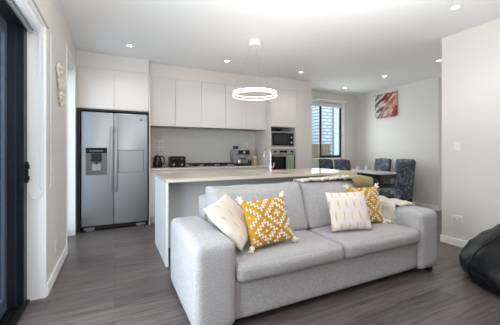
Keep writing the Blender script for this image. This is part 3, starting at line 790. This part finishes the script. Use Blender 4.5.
# downlights
DL = [((-.20,3.60),'downlight in the ceiling in front of the refrigerator cabinets'),((1.33,3.98),'downlight in the ceiling left of the pendant light'),((2.54,4.36),'downlight in the ceiling in front of the oven tower'),
      ((4.36,5.02),'downlight in the ceiling closest to the dining window'),((4.55,4.05),'downlight in the ceiling above the near end of the dining table'),((4.28,2.77),'downlight in the ceiling beside the corner of the right wall'),((2.78,1.55),'downlight in the ceiling nearest the camera, over the living area')]
_f=278; 
def ceil_pt(u,v):
    t=(H-1.18)*_f/(151.5-v); a=(u-250)/_f; s,c_=math.sin(R(26)),math.cos(R(26))
    return t*(s+a*c_), t*(c_-a*s)
dl0 = None
for (uv,(_,lab)) in zip(((129.5,45.4),(227,61),(301,72),(345,87.5),(384.5,76),(439,60.5),(455.5,7)),DL):
    X,Y = ceil_pt(*uv)
    sl = bpy.data.lights.new('downlight_lamp','SPOT'); sl.energy = 10.5; sl.color = (1.0,.90,.80); sl.spot_size = R(130); sl.spot_blend = .8; sl.shadow_soft_size = .035
    so = bpy.data.objects.new('downlight_lamp', sl); COL.objects.link(so); so.location = (X,Y,H-.012)
    if dl0 is None:
        dl0 = thing('downlight', 'small round recessed '+lab, 'downlight', (0,0,H), 0, 'recessed ceiling downlights')
        obj('trim_ring', add_lathe(BM(), [(.032,H-.002),(.034,H-.007),(.043,H-.006),(.045,H-.0005),(.032,H-.0005)], (0,0,0), 24), 'white_plastic', dl0, smooth=True)
        obj('lens', add_lathe(BM(), [(0,H-.004),(.032,H-.004),(.032,H-.001),(0,H-.001)], (0,0,0), 20), 'lamp_disc', dl0)
        dl0.location = (X,Y,H)
    else: dup(dl0, (X,Y,H), 0, 'small round recessed '+lab)

# ================================================================ SOFA
SX0,SX1,SY0,SY1 = .44,2.90,1.66,2.58
AW = .28
sf = thing('sofa', 'light grey two-seater fabric sofa with chunky rounded arms', 'sofa', (1.65,2.1,0))
obj('seat_base', soft_box(SX0+AW-.02,SX1-AW+.02,SY0+.035,SY1-.02,.055,.325,r=.02,n=6), 'sofa_fabric', sf, smooth='all')
def armfn(s):
    def f(p,q): return p
    return f
obj('armrest', soft_box(SX0,SX0+AW,SY0,SY1-.06,.035,.60,r=.052,n=16,bulge=(.006,.004,.012),wrinkle=.004,seed=1), 'sofa_fabric', sf, smooth='all')
obj('armrest', soft_box(SX1-AW,SX1,SY0,SY1-.06,.035,.60,r=.052,n=16,bulge=(.006,.004,.012),wrinkle=.004,seed=2), 'sofa_fabric', sf, smooth='all')
obj('backrest', soft_box(SX0+AW-.01,SX1-AW+.01,2.40,SY1,.06,.775,r=.035,n=12,wrinkle=.002,seed=3), 'sofa_fabric', sf, smooth='all')
mid = 1.655
for k,(a,b) in enumerate(((SX0+AW+.002,mid-.002),(mid+.002,SX1-AW-.002))):
    cu = obj('seat_cushion', soft_box(a,b,SY0-.015,2.38,.305,.442,r=.05,n=20,bulge=(.0,.016,.022),wrinkle=.008,wscale=6,seed=5+k), 'sofa_fabric_dimmed', sf, smooth='all')
    pts = []
def backcush(a,b,sd,zt):
    def f(p,q):
        # leans back, fuller in the lower half, pinched corners
        t = q.z
        p.y += .075*t
        p.z += .022*(q.x**6)*(q.z if q.z>0 else 0)
        p.x *= 1-.02*(1 if q.z>0 else 0)*abs(q.z)
        p.y -= .02*math.sin(6*p.x+sd)*max(0,1-q.z*q.z)*(1 if q.y<0 else 0)*.5
        return p
    return soft_box(a,b,2.17,2.38,.445,zt,r=.045,n=22,bulge=(.004,.045,.008),wrinkle=.011,wscale=6,seed=sd,fn=f)
c1 = obj('back_cushion', backcush(SX0+AW+.005,mid-.005,11,.855), 'sofa_fabric', sf, smooth='all')
c2 = obj('back_cushion', backcush(mid+.005,SX1-AW-.005,14,.86), 'sofa_fabric', sf, smooth='all')
for xx in (SX0+.08,SX1-.08):
    for yy in (SY0+.07,SY1-.14):
        obj('leg', add_box(BM(),xx-.035,xx+.035,yy-.035,yy+.035,0,.045,bev=.004), 'black_plastic', sf)

# ---------------------------------------------------------------- throw pillows
def frame(c, xdir, ydir):
    x = Vector(xdir).normalized(); y = Vector(ydir); y = (y-x*y.dot(x)).normalized(); z = x.cross(y)
    return Matrix((x,y,z)).transposed().to_4x4(), Vector(c)
def pillow_thing(label, c, xd, yd, W, Hh, T, m, tufts=False, seed=0):
    M, cc = frame(c, xd, yd)
    if not tufts:
        o = obj('throw_pillow', pillow_bm(W,Hh,T,seed=seed), m, smooth='all')
        o.location = cc; o.rotation_euler = M.to_euler(); return tag(o, label, 'pillow')
    t = thing('throw_pillow', label, 'pillow'); 
    pc = obj('pillow_cover', pillow_bm(W,Hh,T,seed=seed), m, t, smooth='all')
    # tufted wool loops laid out in nested diamonds
    bm = BM(); N = 17; s = W/(N+1.5)
    for i in range(-8,9):
        for k in range(-8,9):
            u, v = i, k
            # two diamonds side by side: period in u
            uu = abs(((u-3+6)%12)-6)
            vv = abs(((v-2+6)%12)-6)
            d = uu+vv
            if d in (0,1,4,5,8,9,12):
                x = u*s; y = v*s*Hh/W; z = pillow_z(W,Hh,T,x,y)
                if abs(x) > W*.47*(1-.06) or abs(y) > Hh*.47*(1-.06): continue
                r = s*.50
                bmesh.ops.create_icosphere(bm, subdivisions=1, radius=r, matrix=Matrix.Translation((x,y,z+.002))@Matrix.Diagonal((1.0,1.12,.75,1)))
    obj('wool_tufts', bm, 'tuft_wool', t, smooth='all')
    for sx in (-1,1):
        for sy in (-1,1):
            bm = BM(); base = Vector((sx*W/2*.97, sy*Hh/2*.97, 0)); d = Vector((sx,sy,0)).normalized()
            rg = random.Random(sx*3+sy+seed)
            for q in range(16):
                e_ = d*rg.uniform(.02,.040)+Vector((rg.uniform(-.024,.024),rg.uniform(-.024,.024),rg.uniform(-.018,.018)))
                add_tube(bm,[base, base+e_*.5+Vector((0,0,rg.uniform(-.008,.008))), base+e_],[.0045,.006,.004],5)
            bmesh.ops.create_icosphere(bm, subdivisions=2, radius=.022, matrix=Matrix.Translation(base))
            obj('tassel', bm, 'tuft_wool', t, smooth='all')
    t.location = cc; t.rotation_euler = M.to_euler()
    return t
pillow_thing('cream throw pillow with faint marks resting against the left sofa arm', (.82,1.985,.655), (.256,.26,.05), (-.19,.18,.27), .40,.40,.12,'cream_faint_print',seed=1)
pillow_thing('mustard and white tufted pillow leaning on the left back cushion', (1.075,1.885,.640), (.40,.035,.012), (-.055,.13,.29), .40,.36,.11,'mustard_fabric',True,2)
pillow_thing('ivory throw pillow with golden brush strokes on the right seat cushion', (1.945,1.91,.635), (.40,-.115,.005), (.03,.13,.33), .40,.36,.11,'ivory_gold_print',seed=3)
pillow_thing('mustard and white tufted pillow behind the ivory pillow near the right arm', (2.285,2.02,.640), (.40,-.05,-.01), (.0,.11,.33), .38,.37,.11,'mustard_fabric',True,4)

# ---------------------------------------------------------------- draped throws
def sm(e0,e1,x):
    t = max(0,min(1,(x-e0)/(e1-e0))); return t*t*(3-2*t)
def Hs(x,y,front=0):
    def blk(x0,x1,y0,y1,z,f=.05):
        wx = sm(x0-f,x0+.02,x)*(1-sm(x1-.02,x1+f,x)); wy = sm(y0-f,y0+.02,y)*(1-sm(y1-.02,y1+f,y))
        return z*wx*wy
    crown = .012*(1-((x-2.115)/.5)**2)
    return max((blk(1.64,2.60,2.17,2.42,.868+crown,.06) if front else blk(1.64,2.60,2.215,2.42,.868+crown,.03)), blk(.70,2.62,2.36,2.60,.79,.04), blk(2.60,2.91,1.63,2.55,.612,.02), blk(1.6,2.6,1.6,2.6,.445,.02))
def drape(name, label, m, x0,x1,y0,y1,inside,lift,amp,sc,seed,solid,nx=70,ny=50,front=0):
    bm = BM(); V = {}
    for i in range(nx+1):
        for k in range(ny+1):
            x = x0+(x1-x0)*i/nx; y = y0+(y1-y0)*k/ny
            if not inside(x,y): continue
            z = Hs(x,y,front)+lift(x,y)+amp*(noise.noise(Vector((x*sc,y*sc,seed)))+.4)
            V[i,k] = bm.verts.new((x,y,z))
    for i in range(nx):
        for k in range(ny):
            q = [(i,k),(i+1,k),(i+1,k+1),(i,k+1)]
            if all(a in V for a in q): bm.faces.new([V[a] for a in q])
    for v in [v for v in bm.verts if not v.link_faces]: bm.verts.remove(v)
    return bm
def in_knit(x,y):
    wob = .02*math.sin(x*22)+.012*math.sin(x*47)
    a = 1.67 < x < 2.36 and 2.245+.4*wob < y < 2.56 or 2.3 < x < 2.62 and 2.42 < y < 2.56
    b = 2.50 < x < 2.93 and 1.90+wob+.25*max(0,2.66-x) < y < 2.56 and Hs(x,y) < .66
    return a or b
bm = drape('k','',None,1.64,2.90,1.85,2.62,in_knit,lambda x,y:.010+(.020*max(0,noise.noise(Vector((x*11,y*11,3)))+.25) if x > 2.62 else 0),.005,14,2,0,nx=110,ny=66)
kn = thing('knitted_throw', 'cream knitted throw draped across the sofa back and right arm', 'blanket', (2.4,2.3,.6))
obj('blanket_cloth', bm, 'knit_fabric', kn, smooth='all', solid=.009)
rg = random.Random(8)
bm = BM()
for k in range(22):
    x = 1.69+k*.029; y = 2.262+.012*math.sin(k*1.3); z = Hs(x,y)+.012+rg.uniform(0,.018)
    bmesh.ops.create_icosphere(bm, subdivisions=2, radius=rg.uniform(.014,.021), matrix=Matrix.Translation((x,y,z)))
obj('bobble_trim', bm, 'tuft_wool', kn, smooth='all')
bm = BM()
for k in range(15):
    x = 2.58+k*.02; y = 1.94+.012*math.sin(k)+.25*max(0,2.66-x); z = Hs(x,y)+.018
    p = Vector((x,y,z)); q = p+Vector((rg.uniform(-.02,.01),-.045-rg.uniform(0,.02),.0)); q.z = Hs(q.x,q.y)+.010
    add_tube(bm,[p,p.lerp(q,.5)+Vector((0,0,.006)),q],[.006,.006,.004],5)
obj('fringe', bm, 'tuft_wool', kn, smooth='all')
def in_olive(x,y):
    a = 2.00+1.1*max(0,2.44-y) < x < 2.66 and 2.12 < y < 2.66 and Hs(x,y,1) > .70
    b = 2.6 <= x < 2.955 and 2.15+.10*math.sin(x*5) < y < 2.60
    return a or b
def lift_o(x,y):
    return .016+.036*sm(2.05,2.40,x)*(1-sm(2.42,2.68,x))*(.4+.6*sm(2.2,2.4,y))
bm = drape('o','',None,1.98,2.97,2.10,2.70,in_olive,lift_o,.012,9,5,0,nx=90,ny=76,front=1)
tag(obj('olive_blanket', bm, 'olive_fabric', origin=(2.5,2.4,.7), smooth='all', solid=.016), 'olive green blanket folded over the right corner of the sofa back', 'blanket')

# ================================================================ BEANBAG
bbx, bby = 3.265, 1.06
bb = thing('beanbag', 'black leather beanbag on the floor against the right wall', 'beanbag', (bbx,bby,0))
prof = [(0,.0),(.30,.0),(.44,.004),(.50,.03),(.532,.09),(.538,.17),(.52,.245),(.485,.31),(.43,.375),(.365,.43),(.31,.485),(.26,.545),(.205,.61),(.15,.675),(.08,.72),(.0,.735)]
def bb_pt(r, z, a):
    x = r*math.cos(a); y = r*math.sin(a)
    k = max(0,(z-.2)/.45)
    ox, oy = .10*k, -.06*k                                  # the top sags towards the wall
    seat = math.exp(-(((x+.06)**2+(y+.16)**2)/.035))*.09*k*1.6
    p = Vector((x+ox, y+oy, z-seat))
    gore = 1+.015*abs(math.sin(3*a))-.01
    p.x = p.x*gore; p.y = p.y*gore
    wz = noise.noise(Vector((math.cos(a)*2.2,math.sin(a)*2.2,z*9)))*.022*min(1,z/.05) + noise.noise(Vector((math.cos(a)*5,math.sin(a)*5,z*14+4)))*.012*min(1,z/.05)
    d = Vector((math.cos(a),math.sin(a),.4))
    return Vector((bbx,bby,0))+p+d*wz*(min(1,r/.1))
import itertools
def interp(pr, s):
    L=[0]
    for a,b in zip(pr,pr[1:]): L.append(L[-1]+math.hypot(b[0]-a[0],b[1]-a[1]))
    q = s*L[-1]
    for i in range(len(pr)-1):
        if q <= L[i+1]+1e-9:
            f = (q-L[i])/(L[i+1]-L[i]); return (pr[i][0]+(pr[i+1][0]-pr[i][0])*f, pr[i][1]+(pr[i+1][1]-pr[i][1])*f)
    return pr[-1]
P = []
for i in range(2,61):
    r,z = interp(prof, i/60 if i<60 else .998)
    P.append([bb_pt(max(r,.002),z,2*math.pi*k/72) for k in range(72)])
bm = BM(); V = grid_surface(bm, P, True); bm.faces.new(V[0][::-1]); bm.faces.new(V[-1])
obj('bag_cover', bm, 'leather_black', bb, smooth='all')
for g in range(6):
    a = math.pi*g/3+.45; pts = []
    for i in range(20,59):
        r,z = interp(prof, i/60); pts.append(bb_pt(max(r,.004),z,a)+Vector((math.cos(a),math.sin(a),.5))*.002)
    obj('seam_piping', add_tube(BM(), pts, .0045, 6), 'leather_black', bb, smooth='all')
r,z = .46,.28
obj('seam_piping', add_tube(BM(), [bb_pt(r,z,2*math.pi*k/60)+Vector((math.cos(2*math.pi*k/60)*.003,math.sin(2*math.pi*k/60)*.003,.003)) for k in range(60)], .005, 6, closed=True), 'leather_black', bb, smooth='all')

# ================================================================ DINING
TX0,TX1,TY0,TY1,TZ = 4.57,5.30,3.67,5.08,.75
dt = thing('dining_table', 'dark wood dining table with a pale top beyond the island', 'table', ((TX0+TX1)/2,(TY0+TY1)/2,0))
obj('tabletop', bx(TX0,TX1,TY0,TY1,TZ-.018,TZ,bev=.003), 'table_top', dt)
bm = BM()
add_box(bm,TX0+.01,TX1-.01,TY0+.01,TY1-.01,TZ-.042,TZ-.0185,bev=.002)
add_box(bm,TX0+.03,TX0+.05,TY0+.09,TY1-.09,TZ-.11,TZ-.042); add_box(bm,TX1-.05,TX1-.03,TY0+.09,TY1-.09,TZ-.11,TZ-.042)
add_box(bm,TX0+.09,TX1-.09,TY0+.03,TY0+.05,TZ-.11,TZ-.042); add_box(bm,TX0+.09,TX1-.09,TY1-.05,TY1-.03,TZ-.11,TZ-.042)
obj('apron', bm, 'dark_wood', dt)
for xx in (TX0+.055,TX1-.055):
    for yy in (TY0+.055,TY1-.055):
        obj('leg', bx(xx-.038,xx+.038,yy-.038,yy+.038,0,TZ-.043,bev=.004), 'dark_wood', dt)
# slipcovered chair, facing +y, its seat centre at the origin
def make_chair(label):
    t = thing('dining_chair', label, 'chair', (0,0,0), 0, 'slipcovered dining chairs')
    obj('seat', soft_box(-.20,.20,-.20,.22,.36,.485,r=.03,n=10,bulge=(.003,.004,.012)), 'floral_slipcover', t, smooth='all')
    def lean(p,q):
        p.y -= .055*(q.z+1)*.5+.02*max(0,q.z)**2; p.x *= 1-.03*q.z
        return p
    obj('backrest', soft_box(-.208,.208,-.245,-.165,.33,1.01,r=.028,n=12,bulge=(.002,.006,.010),wrinkle=.003,seed=3,fn=lean), 'floral_slipcover', t, smooth='all')
    for sx in (-1,1):
        for sy,yy in ((1,.19),(-1,-.19)):
            bm = BM(); add_box(bm, sx*.165-.022,sx*.165+.022,yy-.022,yy+.022,0,.37,bev=.003)
            for v in bm.verts:
                if v.co.z < .1: v.co.y += -.05 if sy<0 else 0
            obj('leg', bm, 'dark_wood', t)
    return t
ch = make_chair('grey floral slipcovered dining chair at the table end, backrest towards the living room')
ch.location = (4.57,3.42,0)
dup(ch, (4.50,4.335,0), R(-90), 'grey floral dining chair showing its back just over the far benchtop corner')
dup(ch, (4.50,4.835,0), R(-90), 'grey floral dining chair directly below the dining window, mostly hidden by the island')
dup(ch, (5.33,4.44,0), R(90), 'grey floral dining chair against the picture wall side, seen behind the drinking glasses')
dup(ch, (5.33,3.90,0), R(90), 'grey floral dining chair on the picture wall side, peeking from behind the end chair')
# glasses
def tumbler(c, h, r):
    x,y = c
    bm = add_lathe(BM(), [(0,TZ+.0005),(r*.85,TZ+.0005),(r,TZ+h),(r-.003,TZ+h),(r*.85-.003,TZ+.008),(0,TZ+.008)], (x,y,0), 20)
    return obj('drinking_glass', bm, 'tumbler_glass', origin=(x,y,TZ), smooth=True)
tag(tumbler((4.97,4.60),.10,.036), 'clear drinking glass on the dining table, nearer the window', 'glass')
tag(tumbler((5.06,4.46),.11,.036), 'clear drinking glass on the dining table, nearer the chairs by the wall', 'glass')

# wall art
art = thing('wall_art', 'square abstract canvas in red, charcoal and white on the dining wall', 'painting', (XR,4.51,2.27))
bm = BM(); add_box(bm,XR-.034,XR-.001,4.22,4.80,1.985,2.56,bev=.003)
obj('stretched_canvas', bm, 'abstract_canvas', art)
obj('wall_spacer', bx(XR-.001,XR,4.4,4.6,2.2,2.35), 'dark_wood', art)

# garland of shells on the left wall
gl = thing('shell_garland', 'cream string of shells hung on the left wall beside the sliding door', 'wall decoration', (XL+.02,3.2,1.98))
pts = [(XL+.012, 3.165+.022*k+.012*math.sin(k*1.7), 1.975-.039*k) for k in range(9)]
obj('twine', add_tube(BM(), [(XL+.006,3.165,2.01)]+pts, .003, 6), 'twine', gl)
rg = random.Random(2)
for k,p in enumerate(pts):
    bm = BM(); r = .027+.012*rg.random()
    if k in (2,5): r *= .45
    for q in range(7):
        a = 2*math.pi*q/7+k; 
        bmesh.ops.create_icosphere(bm, subdivisions=1, radius=r*.45, matrix=Matrix.Translation((p[0]+.008+.004*math.sin(q), p[1]+r*.62*math.cos(a), p[2]+r*.62*math.sin(a)))@Matrix.Diagonal((1,.8,1,1)))
    bmesh.ops.create_icosphere(bm, subdivisions=1, radius=r*.55, matrix=Matrix.Translation((p[0]+.03,p[1],p[2])))
    obj('shell', bm, 'shell_cream', gl, smooth='all')
